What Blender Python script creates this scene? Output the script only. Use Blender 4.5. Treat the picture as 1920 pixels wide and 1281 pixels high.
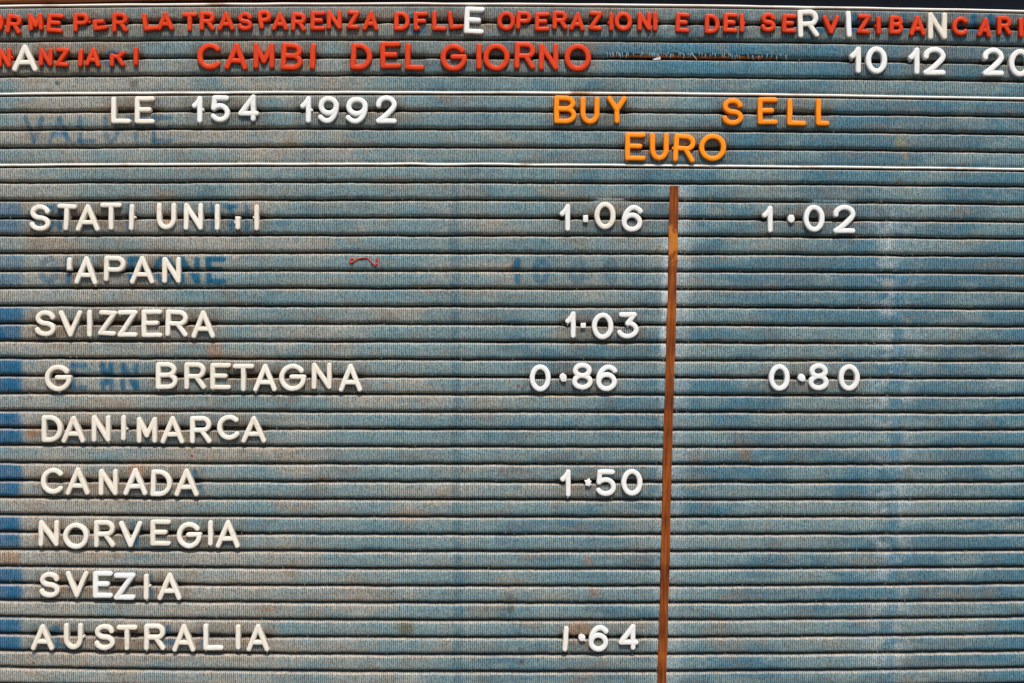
import bpy, math, random
import numpy as np

random.seed(7)
RNG = np.random.default_rng(11)
scene = bpy.context.scene
for o in list(bpy.data.objects):
    bpy.data.objects.remove(o)

S = 0.0002                      # one unit of the layout below is 0.2 mm on the real board
W0, H0 = 960.0, 640.5

# ------------------------------------------------------------------ camera, sky, sun, exposure
cam_d = bpy.data.cameras.new("camera")
cam_d.sensor_width = 36.0
cam_d.lens = 60.0
cam_d.clip_start = 0.01
cam_d.clip_end = 50.0
cam = bpy.data.objects.new("camera", cam_d)
scene.collection.objects.link(cam)
cam.location = (0.0, -1920 * S * cam_d.lens / 36.0, 0.0)
cam.rotation_euler = (math.radians(90), 0, 0)
scene.camera = cam

SUN_EL, SUN_AZ = 50.0, 6.0      # above and in front of the board, a touch to the right
world = bpy.data.worlds.new("World")
scene.world = world
world.use_nodes = True
wn = world.node_tree.nodes
wl = world.node_tree.links
sky = wn.new("ShaderNodeTexSky")
sky.sky_type = 'NISHITA'
sky.sun_disc = False
sky.sun_elevation = math.radians(SUN_EL)
sky.sun_rotation = math.radians(180 - SUN_AZ)
wl.new(sky.outputs[0], wn["Background"].inputs[0])
wn["Background"].inputs[1].default_value = 0.05
sun_d = bpy.data.lights.new("sun", 'SUN')
sun_d.energy = 1.5
sun_d.angle = math.radians(11)
sun_d.color = (1.0, 0.90, 0.78)
sun = bpy.data.objects.new("sun", sun_d)
scene.collection.objects.link(sun)
sun.rotation_euler = (math.radians(90 - SUN_EL), 0, math.radians(SUN_AZ))
scene.view_settings.view_transform = 'Standard'
scene.view_settings.look = 'None'
scene.view_settings.gamma = 1.0
scene.view_settings.use_curve_mapping = False
scene.view_settings.exposure = 1.42

# ------------------------------------------------------------------ helpers
def X(px): return (px - W0) * S
def Z(py): return (H0 - py) * S

def link(o, parent=None):
    scene.collection.objects.link(o)
    if parent is not None:
        o.parent = parent
    return o

def tag(o, label=None, cat=None, group=None, kind=None):
    if label: o["label"] = label
    if cat: o["category"] = cat
    if group: o["group"] = group
    if kind: o["kind"] = kind
    return o

def mesh_obj(name, verts, faces, mat, parent=None, smooth=True):
    me = bpy.data.meshes.new(name)
    me.from_pydata([tuple(v) for v in verts], [], faces)
    if smooth:
        me.polygons.foreach_set("use_smooth", [True] * len(me.polygons))
    me.materials.append(mat)
    me.update()
    return link(bpy.data.objects.new(name, me), parent)

def vnoise(x, y, seed):
    """smooth value noise in 0..1, arrays in, arrays out"""
    r = np.random.default_rng(seed).random((257, 257))
    xi = np.floor(x).astype(int); yi = np.floor(y).astype(int)
    fx = x - xi; fy = y - yi
    fx = fx * fx * (3 - 2 * fx); fy = fy * fy * (3 - 2 * fy)
    g = lambda a, b: r[b % 257, a % 257]
    return ((g(xi, yi) * (1 - fx) + g(xi + 1, yi) * fx) * (1 - fy)
            + (g(xi, yi + 1) * (1 - fx) + g(xi + 1, yi + 1) * fx) * fy)

def fbm(x, y, seed, octv=4):
    s = 0; a = 1; t = 0
    for i in range(octv):
        s = s + a * vnoise(x * 2 ** i + 13.7 * i, y * 2 ** i + 7.1 * i, seed + i)
        t += a; a *= 0.55
    return s / t

def sstep(a, b, v):
    t = np.clip((v - a) / (b - a), 0, 1)
    return t * t * (3 - 2 * t)

# ------------------------------------------------------------------ materials
def new_mat(name):
    m = bpy.data.materials.new(name)
    m.use_nodes = True
    nt = m.node_tree
    return m, nt.nodes, nt.links, nt.nodes["Principled BSDF"]

def plastic(name, a, b, rough, dirt, sub=0.0):
    m, n, l, p = new_mat(name)
    oi = n.new("ShaderNodeObjectInfo")
    mix = n.new("ShaderNodeMix"); mix.data_type = 'RGBA'
    mix.inputs[6].default_value = (*a, 1); mix.inputs[7].default_value = (*b, 1)
    l.new(oi.outputs["Random"], mix.inputs[0])
    tc = n.new("ShaderNodeTexCoord")
    add = n.new("ShaderNodeVectorMath"); add.operation = 'ADD'
    l.new(tc.outputs["Object"], add.inputs[0])
    l.new(oi.outputs["Location"], add.inputs[1])
    no = n.new("ShaderNodeTexNoise"); no.inputs["Scale"].default_value = 620
    no.inputs["Detail"].default_value = 5
    l.new(add.outputs[0], no.inputs["Vector"])
    rp = n.new("ShaderNodeValToRGB")
    rp.color_ramp.elements[0].position = 0.56; rp.color_ramp.elements[0].color = (0, 0, 0, 1)
    rp.color_ramp.elements[1].position = 0.80; rp.color_ramp.elements[1].color = (1, 1, 1, 1)
    l.new(no.outputs["Fac"], rp.inputs[0])
    mul = n.new("ShaderNodeMath"); mul.operation = 'MULTIPLY'; mul.inputs[1].default_value = 0.75
    l.new(rp.outputs[0], mul.inputs[0])
    mx2 = n.new("ShaderNodeMix"); mx2.data_type = 'RGBA'
    l.new(mul.outputs[0], mx2.inputs[0]); l.new(mix.outputs[2], mx2.inputs[6])
    mx2.inputs[7].default_value = (*dirt, 1)
    l.new(mx2.outputs[2], p.inputs["Base Color"])
    n2 = n.new("ShaderNodeTexNoise"); n2.inputs["Scale"].default_value = 1500; n2.inputs["Detail"].default_value = 4
    l.new(add.outputs[0], n2.inputs["Vector"])
    mr = n.new("ShaderNodeMapRange"); mr.inputs[3].default_value = rough - 0.10; mr.inputs[4].default_value = rough + 0.16
    l.new(n2.outputs["Fac"], mr.inputs[0]); l.new(mr.outputs[0], p.inputs["Roughness"])
    bp = n.new("ShaderNodeBump"); bp.inputs["Strength"].default_value = 0.25; bp.inputs["Distance"].default_value = 0.00012
    l.new(n2.outputs["Fac"], bp.inputs["Height"]); l.new(bp.outputs[0], p.inputs["Normal"])
    p.inputs["Specular IOR Level"].default_value = 0.25
    if sub:
        p.inputs["Subsurface Weight"].default_value = sub
        p.inputs["Subsurface Radius"].default_value = (1.0, 0.7, 0.4)
        p.inputs["Subsurface Scale"].default_value = 0.0008
    return m

M_IVORY = plastic("cream plastic", (0.77, 0.735, 0.665), (0.73, 0.675, 0.58), 0.42, (0.56, 0.44, 0.29))
M_WHITE = plastic("white plastic", (0.77, 0.785, 0.79), (0.75, 0.745, 0.725), 0.40, (0.68, 0.60, 0.48))
M_RED = plastic("red plastic", (0.62, 0.044, 0.003), (0.56, 0.035, 0.003), 0.34, (0.44, 0.018, 0.004))
M_ORANGE = plastic("orange plastic", (0.88, 0.275, 0.003), (0.84, 0.235, 0.003), 0.38, (0.72, 0.15, 0.008))

def felt_material():
    m, n, l, p = new_mat("faded ribbed felt")
    at = n.new("ShaderNodeAttribute"); at.attribute_name = "dye"
    tc = n.new("ShaderNodeTexCoord")
    mp = n.new("ShaderNodeMapping")           # object metres -> layout units
    mp.inputs["Scale"].default_value = (1 / S, 1 / S, 1 / S)
    l.new(tc.outputs["Object"], mp.inputs["Vector"])
    def noise(sx, sz, detail=2.0, rough=0.5):
        q = n.new("ShaderNodeMapping"); q.inputs["Scale"].default_value = (sx, 0.15, sz)
        l.new(mp.outputs[0], q.inputs["Vector"])
        t = n.new("ShaderNodeTexNoise"); t.inputs["Scale"].default_value = 1.0
        t.inputs["Detail"].default_value = detail; t.inputs["Roughness"].default_value = rough
        l.new(q.outputs[0], t.inputs["Vector"]); return t
    wv = n.new("ShaderNodeTexWave"); wv.wave_type = 'BANDS'; wv.bands_direction = 'X'
    wq = n.new("ShaderNodeMapping"); wq.inputs["Scale"].default_value = (0.314 / 3.7, 0.004, 0.012)
    l.new(mp.outputs[0], wq.inputs["Vector"]); l.new(wq.outputs[0], wv.inputs["Vector"])
    wv.inputs["Scale"].default_value = 1.0 * 1.0; wv.inputs["Distortion"].default_value = 2.4
    wv.inputs["Detail"].default_value = 2.0; wv.inputs["Detail Scale"].default_value = 4.0
    g1 = noise(0.42, 0.20, 2.0, 0.6)          # knit columns broken up along their length
    g2 = noise(0.50, 0.50, 1.0, 0.5)          # specks
    g3 = noise(0.09, 0.11, 3.0, 0.6)          # warm / cool mottling
    def math_(op, a, b):
        q = n.new("ShaderNodeMath"); q.operation = op
        for i, v in enumerate((a, b)):
            if isinstance(v, (int, float)): q.inputs[i].default_value = v
            else: l.new(v, q.inputs[i])
        return q.outputs[0]
    h = math_('ADD', math_('MULTIPLY', wv.outputs["Fac"], 0.42),
              math_('ADD', math_('MULTIPLY', g1.outputs["Fac"], 0.85), math_('MULTIPLY', g2.outputs["Fac"], 0.5)))
    mr = n.new("ShaderNodeMapRange"); mr.inputs[1].default_value = 0.48; mr.inputs[2].default_value = 1.24
    mr.inputs[3].default_value = 0.18; mr.inputs[4].default_value = 2.20; mr.clamp = True
    l.new(h, mr.inputs[0])
    vm = n.new("ShaderNodeVectorMath"); vm.operation = 'SCALE'
    l.new(at.outputs["Color"], vm.inputs[0]); l.new(mr.outputs[0], vm.inputs["Scale"])
    tint = n.new("ShaderNodeValToRGB")
    tint.color_ramp.elements[0].position = 0.35; tint.color_ramp.elements[0].color = (0.80, 0.98, 1.14, 1)
    tint.color_ramp.elements[1].position = 0.66; tint.color_ramp.elements[1].color = (1.20, 1.02, 0.86, 1)
    l.new(math_('ADD', math_('MULTIPLY', g3.outputs["Fac"], 0.55), math_('MULTIPLY', g2.outputs["Fac"], 0.45)), tint.inputs[0])
    vm2 = n.new("ShaderNodeVectorMath"); vm2.operation = 'MULTIPLY'
    l.new(vm.outputs[0], vm2.inputs[0]); l.new(tint.outputs[0], vm2.inputs[1])
    l.new(vm2.outputs[0], p.inputs["Base Color"])
    p.inputs["Roughness"].default_value = 0.95
    p.inputs["Specular IOR Level"].default_value = 0.08
    p.inputs["Sheen Weight"].default_value = 0.12
    p.inputs["Sheen Roughness"].default_value = 0.6
    bp = n.new("ShaderNodeBump"); bp.inputs["Strength"].default_value = 0.75; bp.inputs["Distance"].default_value = 1.3 * S
    l.new(h, bp.inputs["Height"]); l.new(bp.outputs[0], p.inputs["Normal"])
    return m
M_FELT = felt_material()

def wood(name, dark, mid, light, sx, sz, rough=0.55):
    m, n, l, p = new_mat(name)
    tc = n.new("ShaderNodeTexCoord")
    mp = n.new("ShaderNodeMapping"); mp.inputs["Scale"].default_value = (sx / S, 0.1 / S, sz / S)
    l.new(tc.outputs["Object"], mp.inputs["Vector"])
    t = n.new("ShaderNodeTexNoise"); t.inputs["Scale"].default_value = 1; t.inputs["Detail"].default_value = 5
    l.new(mp.outputs[0], t.inputs["Vector"])
    mp2 = n.new("ShaderNodeMapping"); mp2.inputs["Scale"].default_value = (0.006 / S, 0, 0.012 / S)
    l.new(tc.outputs["Object"], mp2.inputs["Vector"])
    t2 = n.new("ShaderNodeTexNoise"); t2.inputs["Scale"].default_value = 1; t2.inputs["Detail"].default_value = 3
    l.new(mp2.outputs[0], t2.inputs["Vector"])
    ad = n.new("ShaderNodeMath"); ad.operation = 'ADD'
    hf = n.new("ShaderNodeMath"); hf.operation = 'MULTIPLY'; hf.inputs[1].default_value = 0.5
    h2 = n.new("ShaderNodeMath"); h2.operation = 'MULTIPLY'; h2.inputs[1].default_value = 0.5
    l.new(t.outputs["Fac"], hf.inputs[0]); l.new(t2.outputs["Fac"], h2.inputs[0])
    l.new(hf.outputs[0], ad.inputs[0]); l.new(h2.outputs[0], ad.inputs[1])
    r = n.new("ShaderNodeValToRGB"); e = r.color_ramp.elements
    e[0].position = 0.36; e[0].color = (*dark, 1); e[1].position = 0.66; e[1].color = (*light, 1)
    q = e.new(0.50); q.color = (*mid, 1)
    l.new(ad.outputs[0], r.inputs[0]); l.new(r.outputs[0], p.inputs["Base Color"])
    bp = n.new("ShaderNodeBump"); bp.inputs["Strength"].default_value = 0.5; bp.inputs["Distance"].default_value = 0.8 * S
    l.new(t.outputs["Fac"], bp.inputs["Height"]); l.new(bp.outputs[0], p.inputs["Normal"])
    p.inputs["Roughness"].default_value = rough
    p.inputs["Specular IOR Level"].default_value = 0.2
    return m
M_STRIP = wood("rust brown wood", (0.06, 0.013, 0.003), (0.19, 0.043, 0.005), (0.36, 0.10, 0.011), 0.35, 0.02, 0.75)
def worn_patch(m, z0, half, col):
    # a stretch of the strip worn down to lighter wood
    n, l = m.node_tree.nodes, m.node_tree.links
    p = n["Principled BSDF"]; src = p.inputs["Base Color"].links[0].from_socket
    tc = n.new("ShaderNodeTexCoord"); sp = n.new("ShaderNodeSeparateXYZ")
    l.new(tc.outputs["Object"], sp.inputs[0])
    def mt(op, a, b=0.0):
        q = n.new("ShaderNodeMath"); q.operation = op
        for i, v in enumerate((a, b)):
            if isinstance(v, (int, float)): q.inputs[i].default_value = v
            else: l.new(v, q.inputs[i])
        return q.outputs[0]
    d = mt('DIVIDE', mt('ABSOLUTE', mt('SUBTRACT', sp.outputs[2], z0 * S)), half * S)
    t = n.new("ShaderNodeTexNoise"); t.inputs["Scale"].default_value = 330; t.inputs["Detail"].default_value = 6
    l.new(tc.outputs["Object"], t.inputs["Vector"])
    f = mt('MINIMUM', mt('MAXIMUM', mt('MULTIPLY', mt('SUBTRACT', mt('ADD', mt('MULTIPLY', t.outputs["Fac"], 3.0), -.45), d), 1.5), 0.0), .85)
    mx = n.new("ShaderNodeMix"); mx.data_type = 'RGBA'
    l.new(f, mx.inputs[0]); l.new(src, mx.inputs[6]); mx.inputs[7].default_value = (*col, 1)
    l.new(mx.outputs[2], p.inputs["Base Color"])
worn_patch(M_STRIP, 874 - 455, 34, (0.50, 0.17, 0.022))
M_RAIL = wood("varnished brown wood", (0.10, 0.032, 0.012), (0.26, 0.085, 0.028), (0.36, 0.13, 0.045), 0.02, 0.3, 0.4)
M_SLAT = wood("bare orange wood", (0.16, 0.035, 0.006), (0.50, 0.13, 0.018), (0.62, 0.20, 0.04), 0.03, 0.3, 0.7)

def plain(name, col, rough=0.7, var=0.25, scale=200):
    m, n, l, p = new_mat(name)
    tc = n.new("ShaderNodeTexCoord")
    t = n.new("ShaderNodeTexNoise"); t.inputs["Scale"].default_value = scale; t.inputs["Detail"].default_value = 4
    l.new(tc.outputs["Object"], t.inputs["Vector"])
    mix = n.new("ShaderNodeMix"); mix.data_type = 'RGBA'
    mix.inputs[6].default_value = tuple(c * (1 - var) for c in col) + (1,)
    mix.inputs[7].default_value = tuple(min(1, c * (1 + var)) for c in col) + (1,)
    l.new(t.outputs["Fac"], mix.inputs[0]); l.new(mix.outputs[2], p.inputs["Base Color"])
    p.inputs["Roughness"].default_value = rough
    return m
M_BACK = plain("navy backing", (0.012, 0.018, 0.028), 0.9)
M_THREAD = plain("red thread", (0.55, 0.05, 0.02), 0.8, 0.3, 2000)
M_FRAY = plain("frayed blue thread", (0.30, 0.50, 0.58), 0.9, 0.4, 1500)
M_LINT = plain("pale lint", (0.46, 0.46, 0.43), 0.95, 0.4, 1500)
M_CHIP = plain("white chip", (0.7, 0.68, 0.64), 0.6, 0.1)

def edging_material():
    m, n, l, p = new_mat("cream edging")
    tc = n.new("ShaderNodeTexCoord")
    mp = n.new("ShaderNodeMapping"); mp.inputs["Scale"].default_value = (0.012 / S, 0.02 / S, 0.02 / S)
    l.new(tc.outputs["Object"], mp.inputs["Vector"])
    t = n.new("ShaderNodeTexNoise"); t.inputs["Scale"].default_value = 1; t.inputs["Detail"].default_value = 6
    l.new(mp.outputs[0], t.inputs["Vector"])
    r = n.new("ShaderNodeValToRGB"); e = r.color_ramp.elements
    e[0].position = 0.27; e[0].color = (0.40, 0.22, 0.10, 1); e[1].position = 0.42; e[1].color = (0.86, 0.82, 0.76, 1)
    l.new(t.outputs["Fac"], r.inputs[0]); l.new(r.outputs[0], p.inputs["Base Color"])
    p.inputs["Roughness"].default_value = 0.5
    return m
M_EDGE = edging_material()

# ------------------------------------------------------------------ grooves (measured at four places along the board)
XS = np.array([60.0, 800, 1320, 1860])
G = np.array([
 [10.7,43,77,110,143,176,210,243,277,310,342,376,409.5,441.7,474.6,508.5,540,573,607,640,671.7,705,738,770,803,835,867.8,902,933.6,966,998.7,1031,1062.5,1095,1127,1157.8,1190,1222,1253],
 [6.7,41,74,106.7,141,173.5,207,241.7,276,308,341.7,375,408,441.7,474.6,508,540.8,575,608,641.5,674.4,707,739.8,773,805,838,870,904,937.6,970,1002.7,1034.6,1067.5,1099.4,1131,1164,1195.7,1228,1260.5],
 [10.7,44.6,78,110.8,145,176,211,245,279,312,344,376.6,410,442.4,476,509,542.5,576,609.6,643,676.7,708.6,741.5,773,806.6,839,871,905,938,970,1003,1035,1067.5,1099.4,1131,1163,1195.7,1227.6,1259.5],
 [19.5,53,84.6,118,151,184.6,217.5,251,285,317,349,382.7,415.6,446.8,480,512,545,579.4,613,645,677,710,743,774.7,806.6,838.5,870.5,904.7,937,968.5,1001,1033,1064,1095,1127,1158,1190,1222.6,1254]])
NK = G.shape[1]
KK = np.arange(NK) / 19.0 - 1
XN = (XS - 960) / 960
PW = [(i, j) for i in range(3) for j in range(5)]
def design(xn, kk): return np.stack([xn ** i * kk ** j for i, j in PW], -1)
A_ = design(np.repeat(XN, NK), np.tile(KK, 4))
COEF, *_ = np.linalg.lstsq(A_, G.reshape(-1), rcond=None)
def groove(k, x):
    x = np.asarray(x, float)
    xn = np.clip((x - 960) / 960, -1.2, 1.2)
    base = design(xn, np.full_like(xn, k / 19.0 - 1)) @ COEF
    ki = int(np.clip(round(k), 0, NK - 1))
    if abs(k - ki) < 1e-6:          # keep part of each groove's own measured wobble
        fit = design(XN, np.full(4, k / 19.0 - 1)) @ COEF
        base = base + 0.75 * np.interp(x, XS, G[:, ki] - fit)
    return base
EDGES = (0, 5, 9)

# ------------------------------------------------------------------ glyphs: centre lines in a unit box, y down
def arc(cx, cy, rx, ry, a0, a1, n=None):
    n = n or max(5, int(abs(a1 - a0) / 9))
    return [(cx + rx * math.cos(math.radians(a0 + (a1 - a0) * i / n)),
             cy + ry * math.sin(math.radians(a0 + (a1 - a0) * i / n))) for i in range(n + 1)]
def ring(cx, cy, rx, ry): return arc(cx, cy, rx, ry, 0, 360, 44)
def bez(p0, p1, p2, n=10):
    return [((1 - t) ** 2 * p0[0] + 2 * t * (1 - t) * p1[0] + t * t * p2[0],
             (1 - t) ** 2 * p0[1] + 2 * t * (1 - t) * p1[1] + t * t * p2[1]) for t in [i / n for i in range(n + 1)]]
STEM = [(0, 0), (0, 1)]
SIX = [ring(.5, .675, .5, .325), arc(.62, .66, .62, .66, 178, 312)]
GL = {
 'A': [[(0, 1), (.5, 0)], [(.5, 0), (1, 1)], [(.17, .70), (.83, .70)]],
 'B': [STEM, [(0, 0), (.52, 0)] + arc(.52, .235, .42, .235, -90, 90)[1:] + [(0, .47)], [(0, .47), (.55, .47)] + arc(.55, .735, .45, .265, -90, 90)[1:] + [(0, 1)]],
 'C': [arc(.56, .5, .56, .5, -43, -317, 34)],
 'D': [STEM, [(0, 0), (.35, 0)] + arc(.35, .5, .65, .5, -90, 90, 22)[1:] + [(0, 1)]],
 'E': [STEM, [(0, 0), (1, 0)], [(0, .48), (.78, .48)], [(0, 1), (1, 1)]],
 'G': [arc(.5, .5, .5, .5, -38, -352, 36), [(.98, .57), (1, .47)], [(1, .47), (.46, .47)]],
 'I': [[(.5, 0), (.5, 1)]],
 'L': [STEM, [(0, 1), (1, 1)]],
 'M': [[(0, 1), (0, 0)], [(0, 0), (.5, .76)], [(.5, .76), (1, 0)], [(1, 0), (1, 1)]],
 'N': [[(0, 1), (0, 0)], [(0, 0), (1, 1)], [(1, 1), (1, 0)]],
 'O': [ring(.5, .5, .5, .5)],
 'P': [STEM, [(0, 0), (.62, 0)] + arc(.62, .275, .38, .275, -90, 90)[1:] + [(0, .55)]],
 'R': [STEM, [(0, 0), (.60, 0)] + arc(.60, .26, .38, .26, -90, 90)[1:] + [(0, .52)], [(.55, .53), (1, 1)]],
 'S': [arc(.5, .25, .46, .25, -8, -270, 24) + arc(.5, .75, .5, .25, -90, 172, 24)[1:]],
 'T': [[(0, 0), (1, 0)], [(.5, 0), (.5, 1)]],
 'U': [[(0, 0), (0, .6)] + arc(.5, .6, .5, .4, 180, 0, 18)[1:] + [(1, 0)]],
 'V': [[(0, 0), (.5, 1)], [(.5, 1), (1, 0)]],
 'Y': [[(0, 0), (.5, .5)], [(1, 0), (.5, .5)], [(.5, .5), (.5, 1)]],
 'Z': [[(0, 0), (1, 0)], [(1, 0), (0, 1)], [(0, 1), (1, 1)]],
 '0': [ring(.5, .5, .5, .5)],
 '1': [bez((0, .33), (.75, .18), (1, 0)), [(1, 0), (1, 1)]],
 '2': [arc(.5, .29, .5, .29, 176, 372, 24) + bez((.98, .36), (.85, .58), (0, 1))[1:], [(0, 1), (1, 1)]],
 '3': [[(.05, 0), (.88, 0)], [(.88, 0), (.46, .40)], arc(.44, .68, .56, .30, -88, 155, 24)],
 '4': [[(.80, 0), (0, .75)], [(0, .75), (1, .75)], [(.80, 0), (.80, 1)]],
 '5': [[(.92, 0), (.10, 0)], [(.10, 0), (.04, .47)], bez((.04, .47), (.24, .36), (.5, .36)) + arc(.48, .68, .52, .32, -88, 152, 22)[1:]],
 '6': SIX,
 '9': [[(1 - x, 1 - y) for x, y in st] for st in SIX],
 '8': [ring(.5, .235, .44, .235), ring(.5, .735, .5, .265)],
 'e': [STEM, [(0, 0), (.72, .06)], [(0, 1), (1, 1)]],
 'f': [STEM, [(0, 0), (1, 0)], [(0, .48), (.82, .48)], [(0, .97), (.22, .97)]],
 'r': [[(0, .22), (0, 1)], [(0, .26), (.55, .36)], [(.55, .36), (1, 0)], [(.52, .36), (.98, 1)]],
 'i': [[(.5, 0), (.5, 1)]], 'j': [[(.5, 0), (.5, 1)]],
}
PROF = [(1.0, -4.0), (1.0, 6.0), (.968, 7.5), (.89, 8.6), (.76, 9.3), (.56, 9.7), (.30, 9.87), (0.0, 9.92)]

def sweep(V, F, pts, r, dz, cap0=True, cap1=True, closed=False, hs=1.0):
    """sweep the rounded moulding profile along pts (layout units, y down) with round ends"""
    prof = [(-u, z) for u, z in PROF] + [(u, z) for u, z in PROF[-2::-1]]
    n = len(pts)
    base = len(V)
    P = np.array(pts, float)
    for i in range(n):
        if closed: t = P[(i + 1) % n] - P[i - 1]
        else: t = P[min(i + 1, n - 1)] - P[max(i - 1, 0)]
        t = t / (np.hypot(*t) + 1e-9)
        nx, ny = -t[1], t[0]
        for u, z in prof:
            V.append((P[i][0] + nx * u * r, P[i][1] + ny * u * r, z * hs + dz))
    m = len(prof)
    for i in range(n if closed else n - 1):
        a = base + i * m; b = base + ((i + 1) % n) * m
        for j in range(m - 1):
            F.append((a + j, b + j, b + j + 1, a + j + 1))
    if closed: return
    for e, on in ((0, cap0), (n - 1, cap1)):
        t = (P[1] - P[0]) if e == 0 else (P[-2] - P[-1])
        t = t / np.hypot(*t); out = math.atan2(-t[1], -t[0])
        if not on:
            F.append(tuple(base + e * m + j for j in range(m)))
            continue
        half = PROF
        b0 = len(V); st = 10
        for k in range(st + 1):
            a = out - math.pi / 2 + math.pi * k / st
            for u, z in half:
                V.append((P[e][0] + math.cos(a) * u * r, P[e][1] + math.sin(a) * u * r, z * hs + dz))
        h = len(half)
        for k in range(st):
            for j in range(h - 1):
                F.append((b0 + k * h + j, b0 + (k + 1) * h + j, b0 + (k + 1) * h + j + 1, b0 + k * h + j + 1))

import bmesh
def plastic_mesh(name, V, F, mat, wob):
    me = bpy.data.meshes.new(name)
    a, b, c = [random.uniform(0, 6.28) for _ in range(3)]
    co = []
    for x, y, z in V:                # moulded by hand-cut tools: never perfectly true
        x2 = x + wob * math.sin(y * .21 + a) + wob * .6 * math.sin(y * .55 + c)
        y2 = y + wob * math.sin(x * .23 + b)
        co.append((x2 * S, -z * S, -y2 * S))
    me.from_pydata(co, [], F)
    bm = bmesh.new(); bm.from_mesh(me)
    bmesh.ops.remove_doubles(bm, verts=bm.verts, dist=0.02 * S)
    bmesh.ops.recalc_face_normals(bm, faces=bm.faces)
    for f in bm.faces: f.smooth = True
    bm.to_mesh(me); bm.free()
    me.materials.append(mat)
    return me

LETTERS = []      # (row groove x, y) for opened grooves
def place(ch, box, rot, mat, stroke, nub, name, label, cat, group):
    x0, x1, y0, y1 = box
    Wd, Hd = x1 - x0, y1 - y0
    a = abs(math.radians(rot)); c, s = math.cos(a), math.sin(a)
    sc = 0.75                        # round corners soften how much a tilt widens the outline
    w = (Wd - sc * Hd * s) / c if ch not in 'OI0ij' else Wd
    h = (Hd - sc * Wd * s) / c if ch not in 'OI0ij' else Hd
    if ch in 'Iij': w = stroke
    bw, bh = max(w - stroke, 0.0), h - stroke
    V, F = [], []
    for i, st in enumerate(GL[ch]):
        closed = st[0] == st[-1] or (abs(st[0][0] - st[-1][0]) < 1e-6 and abs(st[0][1] - st[-1][1]) < 1e-6)
        pts = [((px - .5) * bw, (py - .5) * bh) for px, py in st]
        if closed: pts = pts[:-1]
        elif len(pts) == 2:
            p, q = pts
            pts = [(p[0] + (q[0] - p[0]) * k / 5, p[1] + (q[1] - p[1]) * k / 5) for k in range(6)]
        sweep(V, F, pts, stroke / 2 - .07 * i, -.13 * i, closed=closed,
              cap0=(ch != 'i'), cap1=(ch != 'j'))
    if nub:
        e = max(bw / 2, 0)
        px = e if nub > 0 else -e
        yy = random.uniform(-1.5, 2.0)
        sweep(V, F, [(px, yy), (px + nub * stroke * .52, yy + random.uniform(-.8, .8))], stroke * .30, -1.9, hs=.85)
    if random.random() < .38 and ch not in 'O0ij':       # moulding flash left at a stroke end
        st = random.choice(GL[ch]); px, py = max(st, key=lambda q: q[1])
        bx, by = (px - .5) * bw, (py - .5) * bh + stroke * .30
        sweep(V, F, [(bx, by), (bx + random.uniform(-1, 1), by + stroke * .24 + random.uniform(.3, 1.1))], 1.5, -4.3)
    me = plastic_mesh(name, V, F, mat, 0.16)
    o = link(bpy.data.objects.new(name, me))
    o.location = (X((x0 + x1) / 2), random.uniform(-.6, .3) * S, Z((y0 + y1) / 2))
    o.rotation_euler = (math.radians(random.uniform(-2.2, 1.0)), math.radians(rot), math.radians(random.uniform(-1.5, 1.5)))
    tag(o, label, cat, group)
    LETTERS.append(((x0 + x1) / 2, (y0 + y1) / 2, Wd))
    return o

def dot(kind, box, mat, label, group):
    """decimal points: snapped-off stubs, each with its own outline"""
    x0, x1, y0, y1 = box
    w, h = (x1 - x0) / 2, (y1 - y0) / 2
    shapes = {
     'square': [(-1, -.9), (.95, -1), (1, .65), (.85, 1), (-.85, .95), (-1, .6)],
     'round': [(-.95, -.1), (-.75, -.65), (-.2, -.95), (.45, -.8), (.62, -1.0), (.75, -.55), (.95, -.1), (.92, .45), (.5, .85), (0, 1), (-.5, .8), (-.85, .4)],
     'leaf': [(-.95, -.05), (-.75, -.55), (-.2, -.75), (0, -1), (.25, -.7), (.8, -.45), (1, .1), (.9, .6), (.75, 1), (-.45, .95), (-.6, .6), (-.85, .35)],
     'tail': [(-.95, -.05), (-.75, -.65), (-.2, -.95), (.35, -.85), (.8, -.45), (1, .1), (.95, .8), (.6, .75), (.4, 1), (-.1, .85), (-.6, .65), (-.88, .35)],
     'star': [(-.95, -.5), (-.35, -.55), (.3, -1), (.55, -.9), (.55, -.45), (.95, -.4), (.8, .2), (1, .55), (.6, .65), (.45, 1), (0, .8), (-.7, .75), (-.65, .1)],
     'comma': [(-.95, .1), (-.8, -.45), (-.35, -.7), (-.15, -1), (.15, -.65), (.7, -.55), (1, -.2), (.97, .9), (.4, .85), (-.1, .95), (-.65, .7)],
    }
    sh = shapes[kind]
    V, F = [], []
    lay = [(1.0, -4), (1.0, 6.8), (.93, 8.0), (.78, 8.6), (.4, 8.9)]
    n = len(sh)
    for sc, z in lay:
        for px, py in sh:
            V.append((px * w * sc, py * h * sc, z + .35 * px))
    for a in range(len(lay) - 1):
        for j in range(n):
            F.append((a * n + j, a * n + (j + 1) % n, (a + 1) * n + (j + 1) % n, (a + 1) * n + j))
    F.append(tuple((len(lay) - 1) * n + j for j in range(n)))
    me = plastic_mesh("plastic_point", V, F, mat, 0.05)
    for p in me.polygons: p.use_smooth = False
    o = link(bpy.data.objects.new("plastic_point", me))
    o.location = (X((x0 + x1) / 2), 0, Z((y0 + y1) / 2))
    tag(o, label, "decimal point", group)
    LETTERS.append(((x0 + x1) / 2, (y0 + y1) / 2, x1 - x0))

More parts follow.
